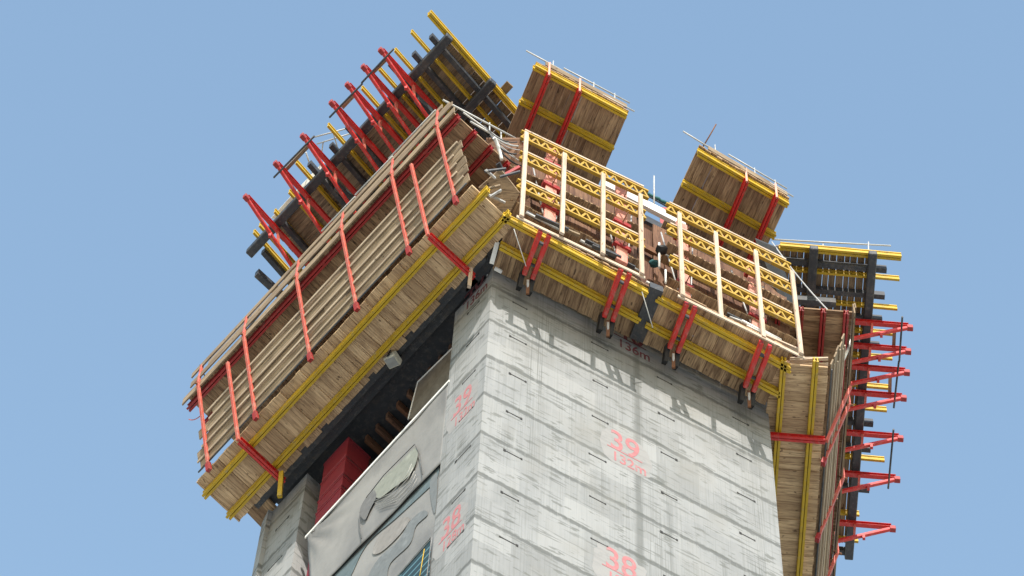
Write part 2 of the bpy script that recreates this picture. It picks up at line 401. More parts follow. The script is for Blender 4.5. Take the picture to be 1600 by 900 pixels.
# stack of dark red crates standing in the opening
def ow(px, py, o): return on_wall(px, py, A+ln*o, ln)
k1 = ow(545, 682, -.13); k2 = ow(505, 735, -.13); CL = V((k2.x-k1.x, k2.y-k1.y, 0)).length; CW = .78
c0 = k1 + lx*CL/2 - ln*CW/2
zz = HJ+.05+EYE
names = ['topmost', 'second from the top', 'third from the top', 'lowest']
rest = k1.z-zz; hts = [rest-1.75, .42, .62, .71]; zb = zz
for i, h in enumerate(hts):
    b0 = V((c0.x, c0.y, zb)); m = frame_matrix(b0, lx)
    tt = thing('steel_crate', 'dark red steel crate in the side opening, %s of its stack' % names[3-i], 'crate', b0, 'dark red crates stacked in the side opening')
    bm = bmesh.new(); L, W = CL, CW; add_box(bm, -L/2, L/2, -W/2, W/2, .06, h-.03)
    bmesh.ops.bevel(bm, geom=bm.edges[:], offset=.015, segments=1, affect='EDGES'); put('body', bm, 'container', tt, m)
    bm = bmesh.new()
    add_box(bm, -L/2-.012, L/2+.012, -W/2-.012, W/2+.012, h-.09, h-.025); put('rim', bm, 'container', tt, m)
    bm = bmesh.new()
    add_box(bm, -L/2+.03, L/2-.03, -W/2+.05, W/2-.05, -.04, .07)  # dark inset block paints the shaded seam under each crate
    put('seam_shade', bm, 'dark', tt, m); zb += h

# dust sheet hanging inside, banners over the rail, teal netting below
q = ln*.0
def ow(px, py, o): return on_wall(px, py, A+ln*o, ln)
s1 = [ow(638, 655, -.5), ow(653, 597, -.5), ow(708, 543, -.5), ow(702, 640, -.5)]
t = thing('dust_sheet', 'grey brown dust sheet with a pale hem hanging inside the side opening', 'sheet', s1[0])
mt = NT('dusty_netting', .9); mt.done(mt.mix(mt.ramp(mt.noise((1, 1, 1), 3, 6, .7), .3, .7), (.10, .085, .07), (.19, .17, .145))); M['dust'] = mt.m
poly('sheet', s1, ln, .01, 'dust', t); tube('hem', s1[:3], .025, 'white', t)
def banner_mat():
    t = NT('printed_banner_cloth', .6)
    a = t.noise((1, 1, 1), .6, 4, .5)
    c = t.mix(t.ramp(a, .35, .65), (.27, .263, .25), (.165, .163, .16))
    return t.done(c, t.noise((1, 1, 1), 2.0, 3, .5), .6, .05)
M['banner'] = banner_mat()
for nm, col in (('print_grey', (.15, .148, .146)), ('print_green', (.24, .25, .215)), ('print_teal', (.11, .145, .155)), ('print_slate', (.16, .172, .176)), ('print_beige', (.24, .225, .21)), ('print_line', (.11, .11, .11)), ('net_teal', (.03, .13, .17)), ('print_white', (.40, .39, .37))):
    M[nm] = paint(nm, col, tuple(min(1, x*1.5+.03) for x in col), .7, .5, 2.5)
def cloth(name, quad, n, nu, nv, amp, mat, parent):
    """Wrinkled sheet through four corners (top-left, top-right, bottom-right, bottom-left)."""
    bm = bmesh.new(); a, b, c, d = quad; o = a; g_ = []
    for j in range(nv+1):
        r = []
        for i in range(nu+1):
            u, v = i/nu, j/nv
            p = a.lerp(b, u).lerp(d.lerp(c, u), v)
            corner = math.exp(-((u*3.0)**2+(v*2.0)**2))
            f = math.sin(14*u+9*v)*.25 + math.sin((u*6+v*2)*5)*.12 + corner*math.sin(math.atan2(v*2+.05, u*3+.02)*16)*1.1
            r.append(bm.verts.new(p-o+n*(amp*f*(min(1, (u+.02)*6) if corner < .05 else 1))))
        g_.append(r)
    for j in range(nv):
        for i in range(nu): bm.faces.new((g_[j][i], g_[j][i+1], g_[j+1][i+1], g_[j+1][i])).smooth = True
    bmesh.ops.recalc_face_normals(bm, faces=bm.faces[:])
    ob = put(name, bm, mat, parent, Matrix.Translation(o)); md = ob.modifiers.new('s', 'SOLIDIFY'); md.thickness = .006; return ob
bo = -.02
t = thing('upper_banner', 'pale grey printed banner with a straight hem tied across the side opening', 'banner', ow(478, 840, bo))
cloth('banner_cloth', (ow(479, 838, bo), ow(701, 596, bo), ow(690, 722, bo), ow(486, 932, bo)), ln, 60, 24, .035, 'banner', t)
bar('hem', ow(477, 840, bo+.03), ow(702, 595, bo+.03), .03, .07, 'white', t)
def pr(name, pts, mat, parent, off=.05): return poly(name, [ow(x, y, bo+off) for x, y in pts], ln, .004, mat, parent)
def curve_pts(pts, n=6):
    out = []; P = pts; k = len(P)
    for i in range(k):
        p0, p1, p2, p3 = P[(i-1) % k], P[i], P[(i+1) % k], P[(i+2) % k]
        for s in range(n):
            u = s/n
            out.append(tuple(.5*((2*p1[j])+(-p0[j]+p2[j])*u+(2*p0[j]-5*p1[j]+4*p2[j]-p3[j])*u*u+(-p0[j]+3*p1[j]-3*p2[j]+p3[j])*u**3) for j in (0, 1)))
    return out
pr('printed_shape', curve_pts([(583, 768), (600, 745), (622, 725), (648, 700), (652, 715), (640, 742), (615, 762), (592, 778)]), 'print_green', t)
pr('printed_shape', curve_pts([(562, 802), (567, 785), (582, 766), (588, 775), (578, 796), (570, 812)]), 'print_grey', t, .054)
for pts in ([(572, 778), (600, 742), (648, 694), (656, 710), (660, 742)], [(562, 800), (562, 822), (565, 842)]):
    tube('printed_line', [ow(x, y, bo+.055) for x, y in pts], .012, 'print_line', t, 5)
for k in range(5):
    u = k/4
    tube('printed_line', [ow(583+10*u, 783+10*u, bo+.052), ow(612+14*u, 770+10*u, bo+.052), ow(636+8*u, 742+20*u, bo+.052), ow(643+9*u, 725+22*u, bo+.052)], .009, 'print_white', t, 5)
t = thing('lower_banner', 'teal and beige printed banner hanging lower across the side opening', 'banner', ow(520, 897, bo-.06))
b2 = bo-.08
poly('banner_cloth', [ow(492, 926, b2), ow(692, 716, b2), ow(655, 1080, b2), ow(460, 1290, b2)], ln, .006, 'banner', t)
bar('hem', ow(518, 899, b2+.02), ow(688, 719, b2+.02), .02, .03, 'print_teal', t)
def pr2(name, pts, mat, off=.02): return poly(name, [ow(x, y, b2+off) for x, y in pts], ln, .004, mat, t)
pr2('printed_shape', curve_pts([(524, 895), (560, 862), (608, 812), (650, 768), (684, 728), (682, 750), (668, 764), (640, 790), (616, 812), (585, 838), (566, 862), (545, 905), (530, 915)]), 'print_teal')
pr2('printed_shape', curve_pts([(575, 905), (592, 872), (622, 845), (640, 815), (660, 798), (668, 804), (650, 822), (640, 850), (610, 880), (600, 912)]), 'print_slate')
pr2('printed_shape', curve_pts([(672, 752), (683, 740), (680, 800), (674, 785)]), 'print_slate', .024)
pr2('printed_shape', curve_pts([(592, 838), (625, 810), (640, 812), (622, 838), (596, 862), (582, 864)]), 'print_beige', .024)
# net
netm = NT('teal_scaffold_net', .8)
x = netm.xyz()
gx = netm.math('PINGPONG', netm.math('MULTIPLY', netm.math('ADD', x[0], x[1]), 9.), .5); gz = netm.math('PINGPONG', netm.math('MULTIPLY', x[2], 5.), .5)
netm.done(netm.mix(netm.ramp(netm.math('MINIMUM', gx, gz), .06, .12), (.10, .22, .27), (.012, .04, .055))); M['net'] = netm.m
t = thing('safety_net', 'dark teal safety net with a pale edge cord below the printed banners', 'net', ow(673, 842, bo+.05))
poly('net', [ow(619, 902, bo+.06), ow(674, 840, bo+.06), ow(662, 1040, bo+.06), ow(560, 1150, bo+.06)], ln, .006, 'net', t)
tube('edge_cord', [ow(619, 902, bo+.08), ow(674, 840, bo+.08), ow(667, 905, bo+.08)], .02, 'steel', t)
tube('edge_cord', [ow(663, 858, bo+.09), ow(655, 905, bo+.09)], .012, 'yellow', t)

# ---------------------------------------------------------------- side platforms
def side_platform(name, label, O, a, n, length, posts, jacks, bw, endside, boards=5, cut=0.):
    """O: outer front corner of the lower deck (bottom of planks), a: along, n: outward."""
    H1_, H2_ = 63.75, 66.05
    z = lambda p, H: V((p.x, p.y, H+EYE))
    t = thing(name, label, 'work platform', z(O, H1_))
    W = 1.56; out = .93
    # lower deck: planks across, two double beams under it
    planks('lower_deck', z(O, H1_), a*length, -n*W, t, 'plank_pale', .21)
    for s, e in ((.36, .0), (W-.34, -.05)):
        ibeam('yellow_beam', z(O-n*s-a*(.25+e), H1_-.165), z(O-n*s+a*(length+.05+e), H1_-.165), t)
    for s in jacks:
        p = O+a*s
        channels('red_bracket', z(p+n*.03, H1_-.33), z(p-n*(W+.05), H1_-.33), t, 'red', .02, .12)
    # upper deck with four red walers under it
    W2 = 2.35; O2 = O + n*out
    planks('upper_deck', z(O2+a*.02-n*.05, H2_), a*(length-.05), -n*W2, t, 'plank', .2)
    for k, s in enumerate((.22, .86, 1.48, 2.12)):
        channels('red_waler', z(O2-n*s-a*.05, H2_-.165), z(O2-n*s+a*(length+.1), H2_-.165), t, 'waler', .03)
    bar('edge_board', z(O2-a*.1, H2_-.05), z(O2+a*(length+.1), H2_-.05), .04, .24, 'board', t)
    bar('edge_board', z(O2+n*.06-a*.05, H2_+.22), z(O2+n*.06+a*(length*.98), H2_+.22), .035, .2, 'board', t)
    # leaning guard screen
    up_ = (n*out + UP*(H2_-H1_)).normalized(); nn = a.cross(up_)
    if nn.dot(n) < 0: nn = -nn
    base = z(O+n*.04, H1_+.05)
    for k in range(boards):
        c_ = base + up_*(.22+k*.262) + nn*.02*(k % 2)
        g0 = random.uniform(0, .3); g1 = length-random.uniform(.2, .6)-k*.12
        bar('guard_batten', c_+up_*.125+nn*.045+a*g0, c_+up_*.125+nn*.045+a*g1, .035, .05, 'batten', t, up=up_)
        parts = [(0, length-k*.12)] if k % 3 == 0 else [(-.05, length*random.uniform(.35, .6)), (None, length)]
        e = None
        for (p0, p1) in parts:
            p0 = e-.3 if p0 is None else p0
            p1 = p1-random.uniform(.1, .5)-k*.12 if p1 == length else p1
            bar('guard_board', c_+a*p0-nn*(.03 if e else 0)+UP*(.02 if e else 0), c_+a*(p1-cut*k*.1), .04, .225, 'board', t, up=up_)
            e = p1
    tube('guard_tube', [base+up_*.07+a*.1+nn*.05, base+up_*.07+a*(length-.2)+nn*.05], .024, 'dark', t)
    for s in posts:
        b0 = z(O+a*s, H1_-.05)+nn*.07; b1 = b0 + up_*2.47
        rp = bar('red_post', b0, b1, .085, .085, 'red_faded', t, up=nn, bevel=.008)
        bar('upper_post', b1, b1+UP*.72+a*.02, .08, .08, 'red_faded', t, up=nn, bevel=.008)
        bar('post_shoe', b0-up_*.08, b0+up_*.12, .12, .12, 'waler', rp, up=nn)
        tube('bolt', [b1-nn*.12-up_*.02, b1+nn*.12-up_*.02], .03, 'rust', rp, 6)
    for s in jacks:
        b0 = z(O+a*s, H1_-.28)+nn*.07
        bar('red_post', b0, b0+up_*2.3, .085, .085, 'red_faded', t, up=nn, bevel=.008)
    # upper guard boards
    for k in range(2):
        p = z(O2+n*(.04+.03*k), H2_+.42+k*.22)
        e1 = length*random.uniform(.9, 1.0)
        bar('guard_board', p+a*(.1+.3*k), p+a*e1, .04, .17, 'board', t)
    for k in range(3):
        s = random.uniform(.5, length-1); p = z(O2+n*.1, H2_+.74)
        tube('guard_tube', [p+a*s, p+a*(s+random.uniform(1, 2.2))+UP*.1], .022, 'steel', t)
    return t
la = lx; Lo = at(737, 290, 63.75); Lo.z = 0
mean_l = (at(306, 755, 63.75)-at(737, 290, 63.75)); la = V((mean_l.x, mean_l.y, 0)).normalized(); llen = V((mean_l.x, mean_l.y, 0)).length
lnn = V((la.y, -la.x, 0)); lnn = lnn if lnn.x < 0 else -lnn
def s_on(px, py): p = at(px, py, 63.75)-Lo; return V((p.x, p.y, 0)).dot(la)
lposts = [s_on(*p) for p in ((338, 738), (410, 657), (495, 565), (568, 487), (650, 400), (722, 320))]
ljacks = [s_on(386, 685), s_on(687, 372)]
side_platform('side_platform', 'long two level plank platform with leaning guard boards on the left side of the tower', Lo, la, lnn, llen, lposts, ljacks, 0, 0)
Ro = at(1294, 575, 63.75); Ro.z = 0
rlen = llen
rposts = [1.2+2.0*k for k in range(5)]; 
def r_on(px, py): p = at(px, py, 63.75)-Ro; return V((p.x, p.y, 0)).dot(rx)
rposts = [r_on(1277.5, 718.5), r_on(1267, 837), r_on(1267, 837)+2.1, r_on(1267, 837)+4.2]
rjacks = [r_on(1283, 676), r_on(1283, 676)+6.2]
side_platform('side_platform', 'two level plank platform seen edge on along the right side of the tower', Ro, rx, rn, rlen, rposts, rjacks, 0, 0)

# ---------------------------------------------------------------- front decks
HF = 63.75
px_ = (at(1217, 618, 63.55)-at(783, 388, 63.55)); fa = V((px_.x, px_.y, 0)).normalized()
def front_deck(label, c_ol, c_or, c_ir, c_il, yb, brackets):
    o = at(*c_il, HF); u = at(*c_ir, HF)-o; v = at(*c_ol, HF)-o
    t = thing('front_platform', label, 'work platform', o, 'plank platforms bracketed off the front wall')
    planks('deck', o, u, v, t, 'plank', .2)
    for (a_, b_) in yb: ibeam('yellow_beam', at(*a_, HF-.165), at(*b_, HF-.165), t)
    for (a_, b_) in brackets:
        for k in (0, 1):
            p, q = at(a_[0]+k*13.5, a_[1]+k*6.5, HF-.37), at(b_[0]+k*13, b_[1]+k*6.5, HF-.37)
            bar('red_bracket', p, q, .12, .15, 'red', t, bevel=.012)
        m_ = at(b_[0]+6, b_[1]+8, HF-.42)
        for k in (0, 1):
            p = at(b_[0]+k*16-3, b_[1]+k*8+1, HF-.34)
            bar('wall_shoe', p+UP*.1, p-UP*.3+V((-.08, .18, 0)), .12, .2, 'black', t)
        bar('rusty_anchor', m_+UP*.02, m_-UP*.3+V((.0, .2, 0)), .09, .09, 'rust', t)
        tube('anchor_bolt', [m_-UP*.1-V((0, .05, 0)), m_-UP*.22+V((0, .2, 0))], .035, 'steel', t)
        for s in (.25, .75):
            c1 = at(a_[0], a_[1], HF-.37).lerp(at(b_[0], b_[1], HF-.37), s)
            bar('spacer', c1, c1+(at(a_[0]+13.5, a_[1]+6.5, HF-.37)-at(a_[0], a_[1], HF-.37)), .05, .08, 'dark', t)
    return t
front_deck('left of the two front plank platforms, next to the tower corner', (797, 338), (1025, 440), (990, 532), (770, 421),
           [((785, 341), (1012, 462)), ((781, 386), (1000, 503))], [((845, 360), (819, 428)), ((971, 419), (944, 494))])
front_deck('right of the two front plank platforms, beyond the dark gap', (1040, 448), (1243, 558), (1196, 634), (1000, 534),
           [((1026, 468), (1235, 580)), ((1009, 508), (1218, 618))], [((1073, 474), (1046, 543)), ((1190, 534), (1164, 604))])
bar('gap_beam', at(1026, 448, HF), at(994, 528, HF), .38, .2, 'dark')
tag(bpy.data.objects['gap_beam'], 'dark steel beam closing the gap between the two front platforms', 'beam')

# ---------------------------------------------------------------- front screens: girders, timber posts, red strongbacks, wall formwork
post_px = [((825, 207), (815, 338)), ((885, 240), (878, 365)), ((945, 272), (942, 397)), ((1005, 304), (1003, 428)), ((1058, 333), (1067, 462)), ((1117, 363), (1127, 497)), ((1176, 392), (1193, 527)), ((1236, 424), (1252, 553))]
def post_pts(i):
    (a_, b_) = post_px[i]; p = at(*b_, 63.40); H = p.y*F/(a_[1]-PY); q = V((p.x, p.y, H+EYE)); return p, q
def screen(label, idx, xl, xr, rows):
    p0, q0 = post_pts(idx[0]); p3, q3 = post_pts(idx[-1]); d = V((p3.x-p0.x, p3.y-p0.y, 0)).normalized(); nb = V((-d.y, d.x, 0))
    if nb.y < 0: nb = -nb
    t = thing('wall_formwork', label, 'formwork', p0, 'formwork units standing on the front platforms')
    for i in idx:
        p, q = post_pts(i); bar('timber_post', p, q, .125, .07, 'timber', t, up=fn, bevel=.006)
    bar('bottom_rail', p0-d*.12+UP*.0+nb*.06, p3+d*.12+nb*.06, .035, .085, 'timber', t)
    L = (V((p3.x-p0.x, p3.y-p0.y, 0))).length
    for (dz, a_, b_) in rows:
        o = V((p0.x, p0.y, dz+EYE)) + nb*.11
        girder('lattice_girder', o-d*a_, o+d*(L+b_), t)
        o2 = o+UP*.255-nb*.02
        bar('timber_rail', o2-d*(a_-.1), o2+d*(L+b_-.15), .05, .05, 'timber', t)
        o3 = o-UP*.30+nb*.5
        tube('tie_tube', [o3-d*(a_-.2), o3+d*(L+b_-.15)], .022, 'steel', t)
    # plywood face and vertical red strongbacks behind
    for (z0, z1, off, mt_) in ((63.9, 67.75, 1.05, 'form_ply'),):
        for k in range(6):
            s0 = -.3+(L+.7)*k/6; s1 = -.3+(L+.7)*(k+1)/6-.02
            bar('form_panel', V((p0.x, p0.y, z0+EYE+random.uniform(-.1, .1)))+d*(s0+s1)/2+nb*(off+random.uniform(0, .06)), V((p0.x, p0.y, z1+EYE+random.uniform(-.25, .05)))+d*(s0+s1)/2+nb*(off+.0), .05, s1-s0, mt_, t, up=d)
    for k in (0, 1): pass
    for H in (64.45, 65.9):
        o = V((p0.x, p0.y, H+EYE))+nb*.35
        planks('inner_walkway', o-d*.2, d*(L+.4), nb*.6, t, 'plank', .22)
    return t
scr1 = screen('left front formwork unit with pale posts and yellow lattice girders beside the tower corner', (0, 1, 2, 3), 0, 0, [(67.08, .12, .3), (66.12, .12, .2), (64.85, .15, .15)])
scr2 = screen('right front formwork unit with pale posts and yellow lattice girders', (4, 5, 6, 7), 0, 0, [(67.02, .35, .05), (66.1, .35, .05), (64.8, .3, .05)])
def strongback(t, px, py0, py1, mats='red_pale'):
    # vertical twin plates half a metre behind the girders
    p = at(px, py1, 64.1); H = p.y*F/(py0-PY)
    q = V((p.x, p.y, H+EYE))
    sb = bar('strongback', p, q, .34, .10, mats, t, up=fn, bevel=.01)
    for k in range(3):
        c_ = p.lerp(q, .18+.3*k)
        bar('clamp', c_-fx*.26+fn*.02, c_+fx*.26+fn*.02, .16, .12, 'waler', sb)
        tube('tie_rod', [c_+fn*.42, c_-fn*.15], .016, 'rust', sb)
    for sg in (-1, 1): tube('push_pull_prop', [p.lerp(q, .1)+fx*.2*sg, p.lerp(q, .9)+fx*.5*sg-fn*.3], .024, 'steel', t)
for t_, x_, y0, y1 in ((scr1, 858, 235, 350), (scr1, 971, 292, 410), (scr2, 1070, 350, 470), (scr2, 1184, 410, 520)): strongback(t_, x_, y0, y1)

# ---------------------------------------------------------------- front catch platforms (top)
HC = 69.4
def fan(label, tl, tr, drop, beams, reds, tubes_):
    o = at(*tl, HC); u = at(*tr, HC)-o; v = at(tl[0]+drop[0], tl[1]+drop[1], HC)-o
    t = thing('catch_platform', label, 'work platform', o, 'plank platforms cantilevered high over the front wall')
    planks('deck', o, u, v, t, 'plank', .2)
    for (a_, b_) in beams: ibeam('yellow_beam', at(*a_, HC-.165), at(*b_, HC-.165), t)
    for (a_, b_) in reds:
        p, q = at(*a_, HC-.37), at(*b_, HC-.37)
        channels('red_bracket', p, q+(q-p)*.5, t, 'red', .02, .15)
        bar('edge_post', p+UP*.0, p+UP*.62, .06, .06, 'red_pale', t)
    un = u.normalized()
    for i, (s, e, zz_, r) in enumerate(tubes_):
        p = o + un*s + UP*zz_; tube('guard_tube', [p, p+un*(e-s)+UP*r], .022, 'steel', t)
    bar('toe_board', o+UP*.16+un*.3, o+u+UP*.16-un*.1, .035, .17, 'board', t)
    for s in (.55, 1.9, 2.6): tube('guard_stub', [o+un*s+UP*.1, o+un*s+UP*.5], .018, 'steel', t)
    return t
fan('upper left catch platform over the front wall, its deck nearest the tower corner', (838, 97), (984, 174), (-62, 150),
    [((835, 106), (979, 183)), ((812, 159), (957, 235))], [((858, 118), (820, 212)), ((906, 143), (866, 240))], [(-.35, 1.2, .3, -.05), (.9, 3.1, .42, 0), (2.2, 3.25, .12, 0)])
fan('upper right catch platform over the front wall with a bent rod standing on it', (1093, 228), (1235, 311), (-70, 150),
    [((1090, 240), (1231, 322)), ((1067, 289), (1212, 372))], [((1167, 284), (1128, 376)), ((1214, 309), (1180, 388))], [(-.55, .5, .25, -.05), (1.0, 3.0, .42, 0), (2.4, 3.2, .2, 0)])
p = at(1098, 230, HC+.2); tube('bent_rod', [p, at(1110, 210, HC+.5), at(1119, 194, HC+.7)], .02, 'rust'); tag(bpy.data.objects['bent_rod'], 'thin rusty rod sticking up from the upper right catch platform', 'rod')

# ---------------------------------------------------------------- side soffit tables at the top
HTB = 71.0
def side_table(name, label, starts, q, joists, cross, deck, stub):
    """starts: outer ends of the yellow beams; q: full length vector on the picture plane."""
    o = at(*starts[0], HTB)
    t = thing(name, label, 'work platform', o)
    planks('deck', at(*deck[0], HTB), at(*deck[2], HTB)-at(*deck[0], HTB), at(*deck[1], HTB)-at(*deck[0], HTB), t, 'plank_dark', .2, gap=(.008, .012, .022))
    for s in starts:
        p = at(*s, HTB-.165); ibeam('yellow_beam', p, at(s[0]+q[0], s[1]+q[1], HTB-.165), t, double=(s is starts[0]))
    for s in joists:
        p = at(*s, HTB-.17); bar('dark_joist', p, at(s[0]+q[0], s[1]+q[1], HTB-.17), .14, .16, 'dark', t)
    for (a_, b_) in cross: bar('dark_waler', at(*a_, HTB-.31), at(*b_, HTB-.31), .25, .18, 'dark', t, bevel=.02)
    return t
ys = [(670, 22), (643, 52), (617, 80), (592, 109), (565, 139), (511, 196), (463, 256), (452, 302), (428, 331), (406, 354), (396, 364)]
side_table('side_table', 'high soffit platform of planks on yellow beams at the upper left', ys, (156, 177),
    [(673, 56), (646, 83), (609, 98), (542, 196), (517, 226), (483, 255), (440, 345), (411, 392)],
    [((703, 57), (389, 397)), ((771, 127), (468, 460)), ((826, 186), (520, 520))],
    ((699, 62), (425, 358), (826, 206)), 0)
yr = [(1408, 404), (1406, 438), (1402, 484), (1399, 524), (1394, 562), (1390, 608), (1387, 643), (1381, 721), (1344, 806), (1341, 847)]
side_table('side_table', 'high soffit platform of planks on yellow beams at the upper right', yr, (-190, -17),
    [(1385, 421), (1382, 462), (1378, 499), (1374, 540), (1364, 661), (1360, 701), (1358, 764), (1330, 862)],
    [((1364, 394), (1326, 872)), ((1272, 386), (1238, 860))],
    ((1362, 398), (1328, 850), (1212, 384)), 0)
# tubes over the right table
t = thing('table_guardrail', 'thin guard rail tubes running over the upper right soffit platform', 'guard rail', at(1206, 373, 71.9))
tube('rail', [at(1206, 374, 71.8), at(1392, 384, 71.8)], .022, 'steel', t); tube('rail', [at(1222, 381, 71.5), at(1330, 388, 71.5)], .02, 'rust', t)
for x_ in (1286, 1357): tube('rail_post', [at(x_, 378, 71.9), at(x_, 398, 71.1)], .02, 'steel', t)

# red triangular brackets
def bracket(label, group, tip, dA):
    H = 70.45
    p = at(*tip, H)
    t = thing('support_bracket', label, 'bracket', p, group)
    a1 = at(tip[0]+dA[0], tip[1]+dA[1], H)
    n = V((a1.x-p.x, a1.y-p.y, 0)).normalized()
    L = V((a1.x-p.x, a1.y-p.y, 0)).length
    b1 = V((p.x, p.y, 0)) + n*(L*1.02) + UP*(H-1.15+EYE)
    channels('top_chord', p-UP*.0, a1, t, 'red', .0, .10)
    ds = bar('diagonal_strut', p-UP*.05+n*.05, b1, .085, .09, 'red', t, bevel=.01)
    bar('upright', a1-n*.1+UP*.05, V((a1.x, a1.y, b1.z-.3))-n*.1, .13, .13, 'red', t, bevel=.01)
    m1 = p.lerp(a1, .38)+UP*.02; m2 = (p-UP*.06).lerp(b1, .40)
    bar('web_brace', m1, m2, .07, .07, 'red_faded', t)
    bar('end_plate', p-n*.12-UP*.03, p+n*.06-UP*.03, .13, .13, 'waler', t, bevel=.01)
    bar('lug', (p-UP*.06).lerp(b1, .3)-UP*.12, (p-UP*.06).lerp(b1, .3)+UP*.02, .08, .08, 'red', ds)
    return t
order = ['topmost', 'second from the top', 'third from the top', 'fourth from the top', 'fifth from the top', 'sixth from the top', 'lowest']
tl_ = [(597, 80), (570, 106), (545, 134), (520, 162), (475, 214), (433, 257), (386, 309)]
for nme, tp in zip(order, tl_): bracket('red steel triangular bracket, %s in the row at the upper left' % nme, 'red triangular brackets under the upper left platform', tp, (128, 142))
tr_ = [(1420, 511), (1417, 548), (1415, 581), (1410, 621), (1405, 684), (1400, 748), (1393, 825)]
for nme, tp in zip(order, tr_): bracket('red steel triangular bracket, %s in the row on the right edge' % nme, 'red triangular brackets under the upper right platform', tp, (-150, -12))
def pairbar(label, a_, b_, H, mat='steel', ext=.25):
    p, q = at(*a_, H), at(*b_, H); d = (q-p).normalized()
    return tag(tube('scaffold_tube', [p-d*ext, q+d*ext], .03, mat), label, 'tube', 'scaffold tubes tied across the red brackets')
pairbar('dark tube tying the two uppermost brackets at the upper left', (606, 86), (574, 120), 70.3, 'dark')
pairbar('dark tube tying the third and fourth brackets at the upper left', (557, 140), (524, 174), 70.3, 'dark')
pairbar('dark tube tying the fifth and sixth brackets at the upper left', (482, 222), (437, 268), 70.3, 'dark')
pairbar('dark tube tying the two uppermost brackets on the right edge', (1409, 508), (1406, 552), 70.3, 'dark')
pairbar('dark tube tying the third and fourth brackets on the right edge', (1403, 578), (1398, 624), 70.3, 'dark')
pairbar('dark tube tying the fifth and sixth brackets on the right edge', (1395, 684), (1389, 750), 70.3, 'dark')
def stick(label, a_, b_, H, w_=.1):
    return tag(bar('timber_batten', at(*a_, H), at(*b_, H), w_, .05, 'board'), label, 'batten', 'timber battens laid across the red brackets')
stick('brown batten across the two uppermost brackets at the upper left', (604, 92), (581, 115), 70.65)
stick('brown batten across the third and fourth brackets at the upper left', (556, 146), (535, 168), 70.65)
stick('brown batten across the fifth and sixth brackets at the upper left', (484, 226), (446, 266), 70.65)
stick('long grey batten across the lower ends of the brackets at the upper left', (673, 185), (464, 417), 68.7, .05)
stick('brown batten across the two uppermost brackets on the right edge', (1398, 508), (1396, 548), 70.65)
stick('brown batten across the third and fourth brackets on the right edge', (1391, 584), (1390, 620), 70.65)
# plank end sticking out, white sheet at the far end of the left table
tag(bar('loose_plank', at(772, 158, 71.08), at(797, 131, 71.08), .25, .05, 'board'), 'loose plank end jutting past the upper left platform', 'plank')
t = poly('white_tarpaulin', [at(424, 340, 71.3), at(460, 300, 71.3), at(508, 250, 71.5), at(500, 275, 71.2), at(440, 345, 71.2)], UP, .02, 'white'); tag(t, 'white sheet edge folded over the far end of the upper left platform', 'sheet')
# scaffold frame visible behind brackets at the left
t = thing('scaffold_tower', 'thin grey scaffold frame rising behind the upper left brackets', 'scaffold', at(470, 240, 72))
for a_, b_, r in (((488, 215), (545, 200), .022), ((495, 225), (550, 208), .02), ((478, 238), (490, 275), .025), ((505, 222), (498, 270), .02), ((520, 205), (530, 240), .02)): tube('tube', [at(*a_, 71.6), at(*b_, 71.6)], r, 'steel', t)

# ---------------------------------------------------------------- load-bearing core frame that carries the upper platforms
t = thing('steel_core', 'dark red steel frame standing on the wall head behind the formwork', 'steel frame', A+UP*(HT+EYE))
cp = [A+fx*.5-fn*.6, A.lerp(B, .36)-fn*.6, A.lerp(B, .68)-fn*.6, B-fx*.5-fn*.6, E-ln*4-lx*.5, A.lerp(E, .5)-ln*4.2, G-rn*.7-rx*.6, B.lerp(G, .5)-rn*.7]
for p in cp: bar('column', V((p.x, p.y, HT+EYE-.1)), V((p.x, p.y, 71.2+EYE)), .25, .25, 'waler', t)
for i, j in ((0, 1), (1, 2), (2, 3), (0, 5), (5, 4), (3, 7), (7, 6), (4, 6)):
    for H in (67.9, 70.3):
        bar('ring_beam', V((cp[i].x, cp[i].y, H+EYE)), V((cp[j].x, cp[j].y, H+EYE)), .18, .26, 'dark', t)
# main cantilevers to the high tables
for s in (.12, .5, .88):
    for (P0, P1, n) in ((A, E, ln), (B, G, rn)):
        p = P0.lerp(P1, s)-n*.8; bar('cantilever', V((p.x, p.y, 70.1+EYE)), V((p.x, p.y, 70.1+EYE))+n*3.3, .16, .2, 'dark', t)

# ---------------------------------------------------------------- small things
def floodlight():
    p = at(612, 566, 63.6)
    t = thing('floodlight', 'square floodlight in a pale case hung under the left platform by the opening', 'lamp', p)
    m = frame_matrix(p, (la*.8+UP*.25+lnn*.2), UP)
    bm = bmesh.new(); add_box(bm, -.2, .2, -.17, .17, 0, .16); bmesh.ops.bevel(bm, geom=bm.edges[:], offset=.02, segments=2, affect='EDGES'); put('case', bm, 'lampcase', t, m)
    bm = bmesh.new(); add_box(bm, -.16, .16, -.13, .13, -.012, .0-.001); put('glass', bm, 'lampglass', t, m)
    bm = bmesh.new(); add_box(bm, -.03, .03, -.2, -.175, 0, .4); add_box(bm, -.03, .03, .175, .2, 0, .4); add_box(bm, -.03, .03, -.2, .2, .4, .43); put('mounting_yoke', bm, 'dark', t, m)
floodlight()
t = thing('cable_coil', 'tangle of pale hoses and tubes between the left and front platforms', 'hose', at(780, 235, 66))
for k in range(9):
    a_ = at(757+k*3.0, 196+k*5.0, 66+.08*k); b_ = at(812+random.uniform(-6, 3), 222+k*6.2, 66+.05*k)
    tube('hose', sag(a_, b_, random.uniform(.02, .25), 10), random.uniform(.012, .024), 'steel' if k % 3 else 'dark', t, 6)
tube('hose', sag(at(772, 215, 65.8), at(784, 250, 65.4), -.1), .05, 'white', t)
t = thing('corner_guardrail', 'long pale guard rail tubes crossing the corner above the left platform', 'guard rail', at(692, 165, 67.2))
